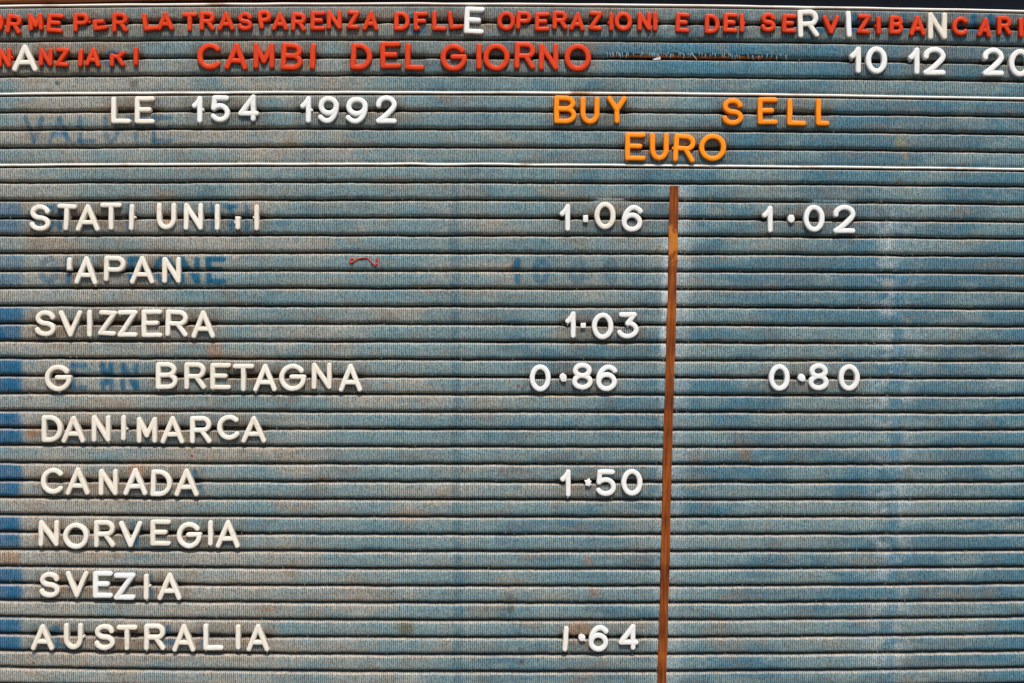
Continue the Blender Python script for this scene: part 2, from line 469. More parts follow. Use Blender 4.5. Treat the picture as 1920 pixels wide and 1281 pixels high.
# zoom frames the letters were measured in: (x offset, y offset, scale)
FR = {'a': (0, 0, 6), 'b': (320, 0, 6), 'c': (640, 0, 6), 'd': (960, 0, 6), 'e': (1280, 0, 6), 'f': (1600, 0, 6),
      'g': (40, 370, 6), 'h': (360, 370, 6), 'p': (0, 0, 3), 'q': (640, 0, 3), 's': (1280, 0, 3), 't': (0, 330, 3),
      'u': (0, 640, 3), 'v': (0, 951, 3), 'w': (640, 640, 3), 'k': (940, 370, 6), 'l': (1400, 370, 6), 'm': (640, 330, 3),
      'n': (960, 660, 6), 'o': (1400, 660, 6), 'x': (960, 1130, 6), '=': (0, 0, 1)}
def unz(fr, x0, x1, y0, y1):
    ox, oy, s = FR[fr]
    return (ox + x0 / s, ox + x1 / s, oy + y0 / s, oy + y1 / s)

R_, I_, W_, O_ = 'R', 'I', 'W', 'O'
MATS = {'R': (M_RED, 'red'), 'I': (M_IVORY, 'cream'), 'W': (M_WHITE, 'white'), 'O': (M_ORANGE, 'orange')}
# word: (text, where, default material, stroke, [(frame, char, x0, x1, y0, y1, rot, extra)...]); extra: nub / 'W','I' material
WORDS = [
 ("ORME", "of the top line", 'R', 9.0, [('a','O',-55,55,172,365,0),('a','R',72,265,165,400,6),('a','M',325,500,155,362,-3),('a','E',530,730,155,385,5)]),
 ("PER", "of the top line", 'R', 9.0, [('a','P',832,1012,152,370,0,1),('a','e',1045,1230,212,362,-8),('a','R',1270,1450,150,375,0)]),
 ("LA", "of the top line", 'R', 9.0, [('a','L',1605,1790,145,362,-5),('a','A',1775,1965,145,355,0)]),
 ("TRASPARENZA", "of the top line", 'R', 9.0, [('b','T',135,305,148,362,0),('b','R',330,505,135,358,0),('b','A',535,727,140,358,0),('b','S',760,930,145,360,0),
   ('b','P',975,1160,112,345,-10),('b','A',1140,1330,145,355,0),('b','R',1355,1535,145,365,3),('b','E',1575,1745,132,355,0),('b','N',1758,1930,125,345,0),
   ('c','Z',62,210,125,342,2),('c','A',240,430,130,358,2)]),
 ("DELLE", "of the top line", 'R', 9.0, [('c','D',592,777,135,362,2),('c','f',812,980,140,358,0),('c','L',1020,1187,130,357,0),('c','L',1195,1372,118,345,-6),('c','E',1380,1615,82,398,2,'W')]),
 ("OPERAZIONI", "of the top line", 'R', 9.0, [('c','O',1752,1957,135,358,0),('d','P',40,225,130,350,3),('d','E',255,425,145,362,0),('d','R',452,627,130,345,0),('d','A',640,828,140,365,4),
   ('d','Z',858,1020,130,355,3),('d','I',1088,1140,148,360,0,-1),('d','O',1150,1352,142,362,0),('d','N',1408,1565,142,360,0),('d','I',1580,1632,142,362,0,1)]),
 ("E", "of the top line", 'R', 9.0, [('d','E',1833,2003,148,378,2)]),
 ("DEI", "of the top line", 'R', 9.0, [('e','D',240,418,165,395,2),('e','E',448,620,150,380,2),('e','I',634,688,160,378,0,1)]),
 ("SERVIZI", "of the top line", 'R', 9.0, [('e','S',872,1042,150,372,0),('e','E',1108,1278,163,383,2),('e','R',1283,1530,112,435,-2,'I'),('e','V',1562,1760,178,398,0),('e','I',1822,1895,130,435,-2,'W'),
   ('f','Z',30,195,165,395,3),('f','I',248,300,190,398,0,-1)]),
 ("BANCARI", "of the top line", 'R', 9.0, [('f','B',390,557,180,400,2),('f','A',618,805,182,415,0),('f','N',828,1045,148,455,0,'I'),('f','C',1100,1282,195,415,0),('f','A',1380,1560,200,435,7),('f','R',1603,1770,188,408,0),('f','I',1845,1903,205,435,-2)]),
 ("NANZIARI", "in the second line", 'R', 9.0, [('a','N',-18,138,548,770,0,1),('a','A',148,435,508,815,0,'I'),('a','N',445,608,545,758,2),('a','Z',628,795,542,765,4),('a','I',888,945,555,765,3),('a','A',962,1152,540,765,4),
   ('a','r',1243,1420,578,762,0),('a','I',1510,1565,535,748,0)]),
 ("CAMBI", "of the large red heading", 'R', 10.4, [('b','C',303,572,490,795,0),('b','A',610,880,488,800,2),('b','M',935,1175,492,785,0),('b','B',1240,1500,485,805,3),('b','I',1572,1635,495,790,2)]),
 ("DEL", "of the large red heading", 'R', 10.4, [('c','D',103,357,490,805,3),('c','E',438,678,475,782,-1),('c','L',715,947,490,800,2)]),
 ("GIORNO", "of the large red heading", 'R', 10.4, [('c','G',1115,1418,500,812,0),('c','I',1517,1580,498,793,0),('c','O',1595,1895,497,807,0),('d','R',22,268,478,792,2),('d','N',300,522,495,800,0),('d','O',588,888,500,812,0)]),
 ("LE", "left of 154", 'I', 9.6, [('p','L',630,743,547,700,0),('p','E',762,875,545,702,0)]),
 ("BUY", "heading above the rates", 'O', 10.0, [('q','B',1195,1322,540,700,0),('q','U',1343,1452,547,703,0),('q','Y',1492,1605,543,700,0)]),
 ("SELL", "heading at upper right", 'O', 10.0, [('s','S',218,338,555,710,0),('s','E',418,532,550,705,0),('s','L',583,695,557,713,1),('s','L',745,823,557,712,0)]),
 ("EURO", "below BUY and SELL", 'O', 10.0, [('q','E',1594,1712,748,908,0),('q','U',1733,1840,750,908,0),('=','R',1260.5,1305,251,307,4,-1),('s','O',90,243,755,910,0)]),
 ("STATI", "in the STATI UNITI row", 'I', 9.4, [('g','S',103,338,85,388,0),('g','T',402,635,75,385,3),('g','A',622,893,82,392,0),('g','T',897,1138,65,375,0),('g','I',1215,1283,80,380,2,1)]),
 ("UNITI", "in the STATI UNITI row", 'I', 9.4, [('g','U',1530,1750,68,370,0),('g','N',1835,2053,68,378,0),('h','I',262,320,78,378,0),('h','i',490,555,192,372,0,-1),('h','I',703,762,85,382,0,-1)]),
 ("JAPAN", "above SVIZZERA", 'I', 9.4, [('g','j',520,580,678,855,2),('g','A',605,873,662,990,2),('g','P',937,1185,660,955,1),('g','A',1230,1505,662,980,0),('g','N',1592,1803,672,972,0)]),
 ("SVIZZERA", "below JAPAN", 'I', 9.4, [('t','S',202,320,757,905,0),('t','V',335,467,757,908,0),('t','I',493,522,753,908,0),('t','Z',555,663,755,902,3),('t','Z',665,778,755,908,0),('t','E',800,917,752,910,0),('t','R',933,1063,752,908,2),('t','A',1080,1213,758,915,0)]),
 ("G", "left of BRETAGNA", 'I', 9.4, [('u','G',257,408,132,283,0)]),
 ("BRETAGNA", "below SVIZZERA", 'I', 9.4, [('u','B',880,1003,118,272,0),('u','R',1040,1163,118,272,0),('u','E',1185,1302,122,273,0),('u','T',1312,1433,127,283,0),('u','A',1427,1560,127,285,0),('u','G',1573,1725,127,282,0),('u','N',1755,1868,120,272,0),('w','A',-13,120,127,285,0)]),
 ("DANIMARCA", "above CANADA", 'I', 9.4, [('u','D',240,358,415,568,0),('u','A',352,485,420,572,0),('u','N',520,627,415,567,0),('u','I',685,713,415,560,0,1),('u','M',773,888,425,573,0),('u','A',907,1040,420,577,0),('u','R',1072,1193,420,575,0),('u','C',1220,1355,410,560,-4),('u','A',1360,1500,420,573,0)]),
 ("CANADA", "below DANIMARCA", 'I', 9.4, [('u','C',235,362,712,860,0),('u','A',375,510,708,865,0),('u','N',560,668,718,868,0),('u','A',698,833,712,867,0),('u','D',850,973,720,875,2),('u','A',985,1122,715,873,0)]),
 ("NORVEGIA", "above SVEZIA", 'I', 9.4, [('v','N',223,337,72,220,0),('v','O',360,505,87,235,0),('v','R',533,652,72,225,0),('v','V',673,805,77,225,0),('v','E',850,965,68,217,0),('v','G',997,1138,83,232,0),('v','I',1172,1203,72,217,0),('v','A',1217,1353,72,230,0)]),
 ("SVEZIA", "below NORVEGIA", 'I', 9.4, [('v','S',227,342,363,508,0),('v','V',373,502,358,507,0),('v','E',527,638,357,510,0,'W'),('v','Z',645,765,368,520,0,'W'),('v','I',812,842,373,520,0,1),('v','A',890,1025,367,522,0)]),
 ("AUSTRALIA", "at the bottom of the list", 'I', 9.4, [('v','A',180,310,657,803,0),('v','U',365,472,650,798,0,1),('v','S',535,650,655,802,0),('v','T',660,777,660,803,0),('v','R',815,935,653,803,0),('v','A',973,1103,657,812,0),('v','L',1147,1260,653,803,0),('v','I',1328,1357,657,800,0),('v','A',1390,1518,655,810,0)]),
]
NUMS = [
 ("10", "of the date at upper right", 10.4, [('f','1',-55,78,530,835,0),('f','0',130,372,530,842,0)]),
 ("12", "of the date at upper right", 10.4, [('f','1',608,735,542,850,0),('f','2',775,1028,535,858,0)]),
 ("20", "at the right edge of the date", 10.4, [('f','2',1440,1682,545,865,0),('f','0',1738,1990,560,875,0)]),
 ("154", "right of LE", 10.0, [('p','1',1082,1142,543,697,0,1),('p','5',1187,1297,540,693,0),('p','4',1342,1460,535,687,0)]),
 ("1992", "left of BUY", 10.0, [('p','1',1690,1752,545,697,0,1),('p','9',1793,1908,543,698,0),('q','9',28,150,548,702,0),('q','2',195,313,540,700,0)]),
 ("1.06", "in the STATI UNITI row", 9.8, [('k','1',655,775,78,388,0),('k','square',917,975,203,288,0),('k','0',1045,1285,55,365,0,'I'),('k','6',1350,1585,90,395,0)]),
 ("1.02", "under SELL", 9.8, [('l','1',165,287,97,403,0),('l','round',452,535,195,295,0),('l','0',632,870,88,397,0),('l','2',965,1215,88,410,0)]),
 ("1.03", "in the SVIZZERA row", 9.8, [('m','1',1258,1318,763,915,0),('m','square',1345,1375,826,858,0),('m','0',1408,1530,770,922,0),('m','3',1555,1672,767,920,0)]),
 ("0.86", "in the G BRETAGNA row", 9.8, [('n','0',198,437,140,448,0),('n','leaf',530,615,228,338,0),('n','8',672,907,122,430,0),('n','6',942,1177,142,445,0)]),
 ("0.80", "below SELL in the BRETAGNA row", 9.8, [('o','0',243,480,138,442,0),('o','tail',567,655,242,340,0),('o','8',688,917,128,435,0),('o','0',1025,1265,138,440,0)]),
 ("1.50", "in the CANADA row", 9.8, [('w','1',1230,1290,720,875,0),('w','star',1365,1407,770,818,0),('w','5',1430,1545,720,872,0),('w','0',1573,1693,718,870,0)]),
 ("1.64", "in the AUSTRALIA row", 9.8, [('x','I',565,637,260,548,4,'I'),('x','comma',742,823,338,435,0),('x','6',858,1080,248,548,0),('x','4',1195,1422,237,530,0)]),
]
ODD = {'e': 'broken', 'f': 'broken', 'r': 'broken', 'i': 'half broken', 'j': 'half broken'}
def describe(word, i, ch, col, noun, where):
    c = word[i]
    adj = ODD.get(ch, '')
    head = f"{adj + ' ' if adj else ''}{col} plastic {noun} {c}"
    if len(word) == 1:
        return f"{head} standing alone {where}"
    if i == 0: pos = "first in"
    elif i == len(word) - 1: pos = "last in"
    else: pos = f"between {word[i-1]} and {word[i+1]} in"
    return f"{head}, {pos} {word} {where}"

for word, where, dm, stroke, items in WORDS:
    for i, it in enumerate(items):
        fr, ch, x0, x1, y0, y1, rot = it[:7]
        ex = it[7] if len(it) > 7 else 0
        mk = ex if isinstance(ex, str) else dm
        nub = ex if not isinstance(ex, str) else 0
        mat, col = MATS[mk]
        st = stroke if mk == dm else 10.0
        size = 'small ' if (mk == 'R' and stroke < 10) else ''
        if ch == 'i': lab = "half broken cream plastic letter T between two letters I in UNITI"
        elif word == "NANZIARI" and ch == 'r': lab = "small broken red plastic letter R between A and I in NANZIARI"
        elif word == "E": lab = "small red plastic letter E standing alone between OPERAZIONI and DEI"
        elif word == "G": lab = "cream plastic letter G standing alone left of BRETAGNA"
        else: lab = describe(word, i, ch, size + col if size and ch not in ODD else col, "letter", where)
        grp = {'R': "large red plastic letters" if stroke > 10 else "small red plastic letters", 'I': "cream plastic letters",
               'W': "white plastic letters", 'O': "orange plastic letters"}[mk]
        place(ch, unz(fr, x0, x1, y0, y1), rot, mat, st, nub, "plastic_letter", lab, "letter", grp)
for word, where, stroke, items in NUMS:
    for i, it in enumerate(items):
        fr, ch, x0, x1, y0, y1, rot = it[:7]
        ex = it[7] if len(it) > 7 else 0
        mk = ex if isinstance(ex, str) else 'W'
        nub = ex if not isinstance(ex, str) else 0
        mat, col = MATS[mk]
        box = unz(fr, x0, x1, y0, y1)
        if len(ch) > 1:
            sh = {'square': 'square', 'round': 'rounded', 'leaf': 'leaf-shaped', 'tail': 'snapped round', 'star': 'jagged', 'comma': 'comma-like'}[ch]
            dot(ch, box, M_WHITE, f"{sh} white plastic decimal point in {word} {where}", "white plastic decimal points")
        else:
            place(ch, box, rot, mat, stroke, nub, "plastic_digit", describe(word, i, ch, col, "digit", where), "digit", "white plastic digits")

# ------------------------------------------------------------------ the felt letter board
board = link(bpy.data.objects.new("letter_board", None))
board.location = (0, 0, Z(1420))
tag(board, "faded blue-grey ribbed felt letter board with cream edging lines", "letter board")
BZ = Z(1420)
def child(o):
    o.parent = board
    o.location = (0, 0, -BZ)
    return o

XA, XB, DX = -170.0, 2090.0, 2.5
xs = np.arange(XA, XB + .1, DX)
# rib profile: (fraction of the pitch below the upper groove, depth)
PT = np.array([0.0, .034, .059, .075, .096, .124, .170, .30, .45, .60, .70, .78, .83, .872, .900, .921, .947, 1.0])
PD = np.array([-34, -28, -14.0, -5.0, -1.6, .5, 1.8, 1.8, 1.2, .75, .25, -.45, -1.6, -3.4, -6.5, -13, -26, -34])
# each rib rendered with extra rows in its middle for the stains
PTf = np.sort(np.unique(np.concatenate([PT, [.19, .285, .40, .535, .65, .74, .815]])))
PDf = np.interp(PTf, PT, PD)

# ghost lettering: places where old letters kept the felt from fading (x0,x1,y0,y1 in layout units, strength)
GH = []
def ghost(ch, x0, x1, y0, y1, st, k):
    for s in GL[ch]:
        GH.append(([(x0 + st / 2 + px * max(x1 - x0 - st, 0), y0 + st / 2 + py * (y1 - y0 - st)) for px, py in s], st / 2, k))
for ch, a, b in (('V', 44, 84), ('A', 90, 134), ('L', 146, 180), ('U', 193, 224), ('T', 236, 276), ('E', 285, 324)):
    ghost(ch, a, b, 217, 269, 8.5, .58)
for ch, a, b in (('S', 62, 104), ('T', 92, 132), ('I', 236, 246), ('N', 342, 384), ('I', 393, 404), ('T', 418, 448), ('I', 458, 468)):
    ghost(ch, a, b, 383, 434, 9, .72)
for ch, a, b, k in (('G', 72, 112, .5), ('I', 122, 133, .9), ('P', 240, 268, .95), ('O', 288, 330, .95), ('N', 336, 375, 1.0), ('E', 386, 424, 1.0)):
    ghost(ch, a, b, 481, 533, 10.5, k)
for ch, a, b, k in (('1', 958, 977, .72), ('0', 998, 1032, .55), ('0', 1068, 1100, .38), ('0', 1130, 1160, .4), ('0', 1178, 1206, .28)):
    ghost(ch, a, b, 484, 534, 12, k)
for ch, a, b, k in (('E', 132, 164, .7), ('M', 188, 214, .7), ('N', 226, 260, .75), ('Z', 256, 285, .25)):
    ghost(ch, a, b, 680, 732, 10, k)
for ch, a, b, k in (('C', 92, 112, .7), ('U', 104, 160, .6), ('A', 300, 332, .5), ('O', 374, 392, .4)):
    ghost(ch, a, b, 1172, 1220, 9, k)
ghost('V', 246, 268, 977, 1024, 8, .6); ghost('I', 278, 286, 1076, 1122, 9, .7); ghost('A', 348, 384, 880, 930, 9, .5)
for ch, a, b in (('E', 770, 800), ('I', 1390, 1400), ('N', 1518, 1542), ('A', 1594, 1612), ('A', 1818, 1834), ('B', 1852, 1866), ('I', 1690, 1700)):
    ghost(ch, a, b, 26, 62, 9, .75)
for a, b in ((195, 224), (72, 92)): ghost('O', a, b, 94, 128, 9, .7)

def dist_poly(px, py, pts):
    d = np.full(px.shape, 1e9)
    for (ax, ay), (bx, by) in zip(pts[:-1], pts[1:]):
        vx, vy = bx - ax, by - ay
        L = vx * vx + vy * vy + 1e-9
        t = np.clip(((px - ax) * vx + (py - ay) * vy) / L, 0, 1)
        d = np.minimum(d, np.hypot(px - ax - t * vx, py - ay - t * vy))
    return d

C_TAN = np.array([.236, .238, .216]); C_SLATE = np.array([.128, .192, .207]); C_BLUE = np.array([.038, .116, .165])
C_DEEP = np.array([.005, .068, .128]); C_BROWN = np.array([.150, .098, .058]); C_PALE = np.array([.40, .44, .455])
C_OLIVE = np.array([.10, .095, .055])
def mixc(c, t, col): return c * (1 - t[..., None]) + col * t[..., None]

def dye(px, py, row):
    """albedo of the felt at layout positions: fading, unfaded ghosts, rust and dirt stains, shade painted round letters"""
    wx = px + 14 * (fbm(px / 40, py / 30, 5) - .5); wy = py + 10 * (fbm(px / 40, py / 30, 9) - .5)
    n1 = fbm(px / 95 + 3, py / 42, 21, 4); n2 = fbm(px / 60, py / 26 + 8, 31, 4); n3 = fbm(px / 24, py / 15, 41, 3)
    nr = vnoise(row * 1.0 + .37, px / 420, 77)            # every rib faded its own way
    u = np.clip(px / 1920, 0, 1)
    t_blue = np.clip(.29 + .70 * u - .14 * sstep(600, 1200, py) * (1 - .6 * u) + 1.15 * (n1 - .5) + .35 * (nr - .5), 0, 1)
    c = np.broadcast_to(C_TAN, px.shape + (3,)).copy()
    c = mixc(c, sstep(.05, .60, t_blue), C_SLATE)
    c = mixc(c, .85 * sstep(.62, 1.05, t_blue + .5 * (n2 - .5)), C_BLUE)
    # strongest blue in the upper right, where the torn strip is
    bl = sstep(1080, 1200, px) * (1 - sstep(1640, 1800, px)) * sstep(78, 84, py) * (1 - sstep(140, 146, py))
    c = mixc(c, np.clip(.9 * bl * (.7 + .8 * (n1 - .3)), 0, .95), C_BLUE * 1.15)
    # brown dirt
    br = sstep(.52, .85, n2) * (.42 - .20 * u) + .14 * sstep(.5, .7, fbm(px / 150 + 9, py / 22 + 5, 71)) + sstep(.62, .8, fbm(px / 50 + 50, py / 30 + 2, 61)) * .22
    c = mixc(c, np.clip(br, 0, .8), C_BROWN * 1.25)
    for lx, ly, lw in LETTERS:                             # grime plus painted-in contact shade round every letter
        sel = (np.abs(px - lx) < lw / 2 + 26) & (np.abs(py - ly) < 46)
        if not sel.any(): continue
        dx = np.maximum(np.abs(px[sel] - lx) - lw / 2, 0) / 16; dy = (py[sel] - ly) / 34
        g = np.exp(-(dx ** 2 + dy ** 2) * 1.2) * (.36 + .75 * np.clip(n3[sel] - .3, 0, 1)) * (1 - .30 * u[sel])
        c[sel] = mixc(c[sel], np.clip(g, 0, .7), C_BROWN * .75)
    # unfaded squares down the left edge, two ribs high
    lim = 43 + 5 * (vnoise(py / 33., py * 0, 3) - .5)
    for a in range(11, 36, 3):
        ya, yb = groove(a, px), groove(a + 2, px)
        k = {11: .62, 14: .42}.get(a, .92)
        msk = sstep(0, 3, py - ya) * sstep(0, 3, yb - py) * (1 - sstep(lim - 11, lim + 6, wx + 8 * (n3 - .5)))
        c = mixc(c, np.clip(k * msk * (.92 + .5 * (n3 - .4)), 0, 1), np.array([.006, .088, .185]))
    for pts, r, k in GH:
        P = np.array(pts); pad = 26
        sel = (px > P[:, 0].min() - pad) & (px < P[:, 0].max() + pad) & (py > P[:, 1].min() - pad) & (py < P[:, 1].max() + pad)
        if not sel.any(): continue
        d = dist_poly(px[sel] + 3 * (n3[sel] - .5), py[sel] + 3 * (n2[sel] - .5), pts)
        m = (1 - sstep(r - 2.5, r + 3.0, d)) * k * (.62 + .80 * n3[sel])
        c[sel] = mixc(c[sel], np.clip(m, 0, .95), C_DEEP * 1.1)
    # old vertical lines where column strips once stood
    x1 = 846 + (py - 350) * .008
    m = sstep(330, 350, py) * (1 - sstep(6, 12, np.abs(wx - x1 - 6))) * (.45 + .35 * n1)
    c = mixc(c, m * .75, C_BLUE * .85)
    x2 = 1686 - np.maximum(py - 400, 0) * .020
    near = sstep(355, 430, py)
    m = near * np.exp(-((px - x2 + 8) / 38) ** 2) * sstep(.40, .70, n3 + .3 * (n2 - .5) + .05)
    c = mixc(c, m * .42, C_PALE)
    m = near * (1 - sstep(5, 13, np.abs(wx - x2))) * sstep(.25, .6, n2 + .25 * n3)
    c = mixc(c, m * .60, C_BLUE * 1.05 + np.array([0, .01, .03]))
    # fibres rubbed pale along the brown column strip
    xd = 1265 - (py - 349) * .0258
    on = sstep(345, 352, py)
    side = px - xd
    m = on * sstep(4, 9, side) * (1 - sstep(12, 52, side)) * (.8 - .35 * sstep(500, 900, py)) * (.55 + .8 * (n3 - .3))
    c = mixc(c, np.clip(m, 0, 1) * .75, C_PALE)
    m = on * sstep(4, 8, -side) * (1 - sstep(12, 26, -side)) * sstep(420, 500, py) * (1 - .7 * sstep(640, 700, py)) * (.55 + .8 * (n3 - .3))
    c = mixc(c, np.clip(m, 0, 1) * .9, C_PALE * 1.1)
    # spots
    for sx, sy, r, col, k in ((360, 855, 3.6, (.22, .02, .008), 1), (972, 724, 3.5, (.10, .03, .02), .9), (980, 729, 3, (.10, .03, .02), .8), (1206, 876, 3.5, (.14, .03, .015), .9),
                              (1198, 873, 2.5, (.12, .03, .015), .8), (63, 1243, 3, (.10, .04, .02), .8), (1163, 994, 3.5, (.12, .03, .015), .8), (212, 415 + 0, 0, (0, 0, 0), 0),
                              (312, 414, 8, (.42, .16, .06), .7), (308, 818, 6, (.2, .1, .05), .5), (1690, 266, 13, (.19, .19, .12), .75), (1697, 292, 8, (.2, .19, .13), .7),
                              (760, 1178, 20, tuple(C_OLIVE * .9), .75), (960, 1142, 10, (.06, .06, .045), .7), (958, 1120, 8, (.07, .07, .05), .5), (250, 156, 10, (.09, .075, .05), .7),
                              (108, 156, 5, (.02, .03, .04), .8), (978, 1242, 6, (.09, .06, .035), .7), (975, 1217, 5, (.09, .06, .035), .6), (972, 1188, 5, (.09, .06, .035), .5),
                              (60, 810, 17, (.22, .105, .04), .8), (255, 880, 18, (.26, .13, .06), .7), (405, 655, 20, (.26, .14, .07), .6), (350, 1000, 16, (.2, .1, .05), .6),
                              (20, 1045, 22, (.24, .12, .05), .6), (1112, 1110, 14, (.2, .1, .05), .5), (1105, 1050, 12, (.26, .15, .08), .5), (1340, 1185, 34, (.22, .15, .09), .3),
                              (1370, 1212, 34, (.20, .13, .08), .3), (1400, 850, 16, (.17, .11, .06), .45), (1685, 340, 5, (.12, .08, .04), .8), (1085, 1180, 26, (.26, .14, .06), .5)):
        if r <= 0: continue
        sel = (np.abs(px - sx) < r * 3) & (np.abs(py - sy) < r * 3)
        if not sel.any(): continue
        d = np.hypot((wx[sel] if r > 6 else px[sel]) - sx, (wy[sel] if r > 6 else py[sel]) - sy)
        c[sel] = mixc(c[sel], (1 - sstep(r * .45, r * 1.15, d)) * k, np.array(col))
    # blue bruises where other numbers stood
    for sx, sy, rx, ry, k in ((1150, 785, 40, 14, .7), (1140, 815, 30, 14, .6), (1115, 1075, 50, 14, .6), (1130, 1010, 42, 14, .65), (1140, 985, 30, 12, .6), (1090, 1140, 60, 12, .4),
                              (640, 420, 40, 14, .4), (1380, 230, 60, 16, .4), (1480, 1110, 60, 16, .5), (1440, 800, 90, 13, .4), (1460, 890, 16, 12, .7), (1470, 905, 12, 10, .5), (900, 225, 60, 16, .4)):
        d = ((wx - sx) / rx) ** 2 + ((wy - sy) / ry) ** 2
        c = mixc(c, np.exp(-d) * k * (.3 + 1.1 * n3), C_BLUE * .9)
    return np.clip(c, 0.004, 1)

def felt_panel(k0, k1, lab=None):
    ledge = []
    rows_v, rows_c = [], []
    for k in range(k0, k1):
        yt = groove(k, xs); yb = groove(k + 1, xs)
        wob = lambda kk: 1.0 * (vnoise(xs / 55, xs * 0 + kk * 3.3, 91) - .5) + .9 * (vnoise(xs / 14, xs * 0 + kk * 1.7, 92) - .5)
        yt = yt + wob(k); yb = yb + wob(k + 1)
        et, eb = k in EDGES, (k + 1) in EDGES
        if et: yt = groove(k, xs) + 2.6
        if eb: yb = groove(k + 1, xs) - .8
        # closed stretches of one groove, where the cloth has pulled out flat
        def closed(kk):
            m = np.zeros_like(xs)
            if kk == 11:
                m = sstep(1085, 1125, xs) * (1 - sstep(1165, 1205, xs)) + sstep(1500, 1530, xs) * (1 - sstep(1585, 1615, xs))
            return m
        ct, cb = closed(k), closed(k + 1)
        bulge = 1.3 * (fbm(xs / 130, xs * 0 + k * 2.9, 95, 3) - .5)
        topk = .8 + .5 * vnoise(xs / 160, xs * 0 + k, 96)
        # grooves spread open where a letter's pegs sit in them
        opn_t = np.zeros_like(xs); opn_b = np.zeros_like(xs)
        for lx, ly, lw in LETTERS:
            g = np.exp(-(np.maximum(np.abs(xs - lx) - lw * .35, 0) / 9) ** 2)
            if abs(ly - np.interp(lx, xs, yt)) < 14: opn_t = np.maximum(opn_t, g)
            if abs(ly - np.interp(lx, xs, yb)) < 14: opn_b = np.maximum(opn_b, g)
        tear = (sstep(1140, 1150, xs) * (1 - sstep(1440, 1475, xs))) if k == 2 else 0
        for t, d in zip(PTf, PDf):
            y = yt + (yb - yt) * t
            if t < .5:
                d0 = np.maximum(d, -2.6 - 0 * xs)
                dd = d * (1 - ct) + d0 * ct
                y = y + opn_t * 2.1 * max(0, 1 - t / .25)
            else:
                dd = d * (1 - cb) + max(d, -2.6) * cb
                y = y - opn_b * 2.4 * max(0, 1 - (1 - t) / .25)
                dd = dd - opn_b * 2.2 * sstep(.55, .95, np.array(t))
                if eb: dd = np.maximum(dd, -3.5)
            if k == 2 and t > .5:                     # torn lower edge hangs short of the groove
                lift = 4.5 * tear * (.65 + .7 * vnoise(xs / 18, xs * 0, 98))
                y = y - lift * sstep(.55, 1.0, np.array(t))
                dd = dd + 1.5 * tear * sstep(.6, .9, np.array(t))
            if k == 2:
                dd = dd + 2.2 * sstep(1100, 1160, xs) * (1 - sstep(1500, 1600, xs)) * math.sin(math.pi * min(1, t * 1.1))
            if k == 1:                                # a puckered stretch above the tear
                dd = dd + 2.5 * np.exp(-((xs - 1290) / 70) ** 2) * math.sin(math.pi * t) + 1.3 * np.sin(xs / 6.0 + t * 5) * np.exp(-((xs - 1255) / 30) ** 2) * math.sin(math.pi * t)
            dd = dd + bulge * math.sin(math.pi * t) + .5 * (vnoise(xs / 9, xs * 0 + k * 31 + t * 9, 97) - .5)
            if t < .12: dd = dd * topk if d < 0 else dd
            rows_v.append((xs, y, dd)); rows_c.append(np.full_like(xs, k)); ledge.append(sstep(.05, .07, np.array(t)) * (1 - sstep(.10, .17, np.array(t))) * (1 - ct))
    px = np.array([r[0] for r in rows_v]); py = np.array([r[1] for r in rows_v]); dp = np.array([r[2] for r in rows_v])
    col = dye(px, py, np.array(rows_c))
    # tan dust doubling as a painted highlight on the upper ledge of every rib
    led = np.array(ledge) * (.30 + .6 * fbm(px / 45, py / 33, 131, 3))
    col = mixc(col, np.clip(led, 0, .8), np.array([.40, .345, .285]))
    nr, nc = px.shape
    co = np.stack([(px - W0) * S, -dp * S, (H0 - py) * S], -1).reshape(-1, 3)
    idx = np.arange(nr * nc).reshape(nr, nc)
    f = np.stack([idx[:-1, :-1], idx[1:, :-1], idx[1:, 1:], idx[:-1, 1:]], -1).reshape(-1, 4)
    me = bpy.data.meshes.new("felt_panel")
    me.vertices.add(len(co)); me.vertices.foreach_set("co", co.ravel().astype(np.float32))
    me.loops.add(f.size); me.loops.foreach_set("vertex_index", f.ravel().astype(np.int32))
    me.polygons.add(len(f)); me.polygons.foreach_set("loop_start", np.arange(0, f.size, 4, dtype=np.int32))
    me.polygons.foreach_set("use_smooth", np.ones(len(f), bool))
    me.update(calc_edges=True); me.validate()
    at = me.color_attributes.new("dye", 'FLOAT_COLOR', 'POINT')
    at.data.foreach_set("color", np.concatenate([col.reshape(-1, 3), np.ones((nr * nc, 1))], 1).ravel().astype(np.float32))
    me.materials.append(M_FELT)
    o = child(link(bpy.data.objects.new("felt_panel", me)))
    if lab: o["label"] = lab
    return o
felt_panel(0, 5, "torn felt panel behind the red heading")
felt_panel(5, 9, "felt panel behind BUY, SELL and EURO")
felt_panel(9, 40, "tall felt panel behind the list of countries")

# thin cream edging strips between the panels
for k in EDGES:
    ex = np.arange(XA, XB, 6.0)
    y = groove(k, ex) + .8 * (vnoise(ex / 60, ex * 0 + k, 101) - .5) + (1.6 * (vnoise(ex / 45, ex * 0, 103) - .5) * np.exp(-((ex - 880) / 170) ** 2) if k == 9 else 0)
    hw = 1.75 + .35 * (vnoise(ex / 40, ex * 0 + k, 104) - .5)
    V, F = [], []
    sec = [(-1, -16), (-1, .4), (-.7, 1.3), (0, 1.7), (.7, 1.3), (1, .4), (1, -16)]
    for i in range(len(ex)):
        for a, d in sec:
            V.append((X(ex[i]), -d * S, Z(y[i] + a * hw[i] + (-.5 if k else 0))))
    m = len(sec)
    for i in range(len(ex) - 1):
        for j in range(m - 1):
            F.append((i * m + j, (i + 1) * m + j, (i + 1) * m + j + 1, i * m + j + 1))
    child(mesh_obj("edging", V, F, M_EDGE))

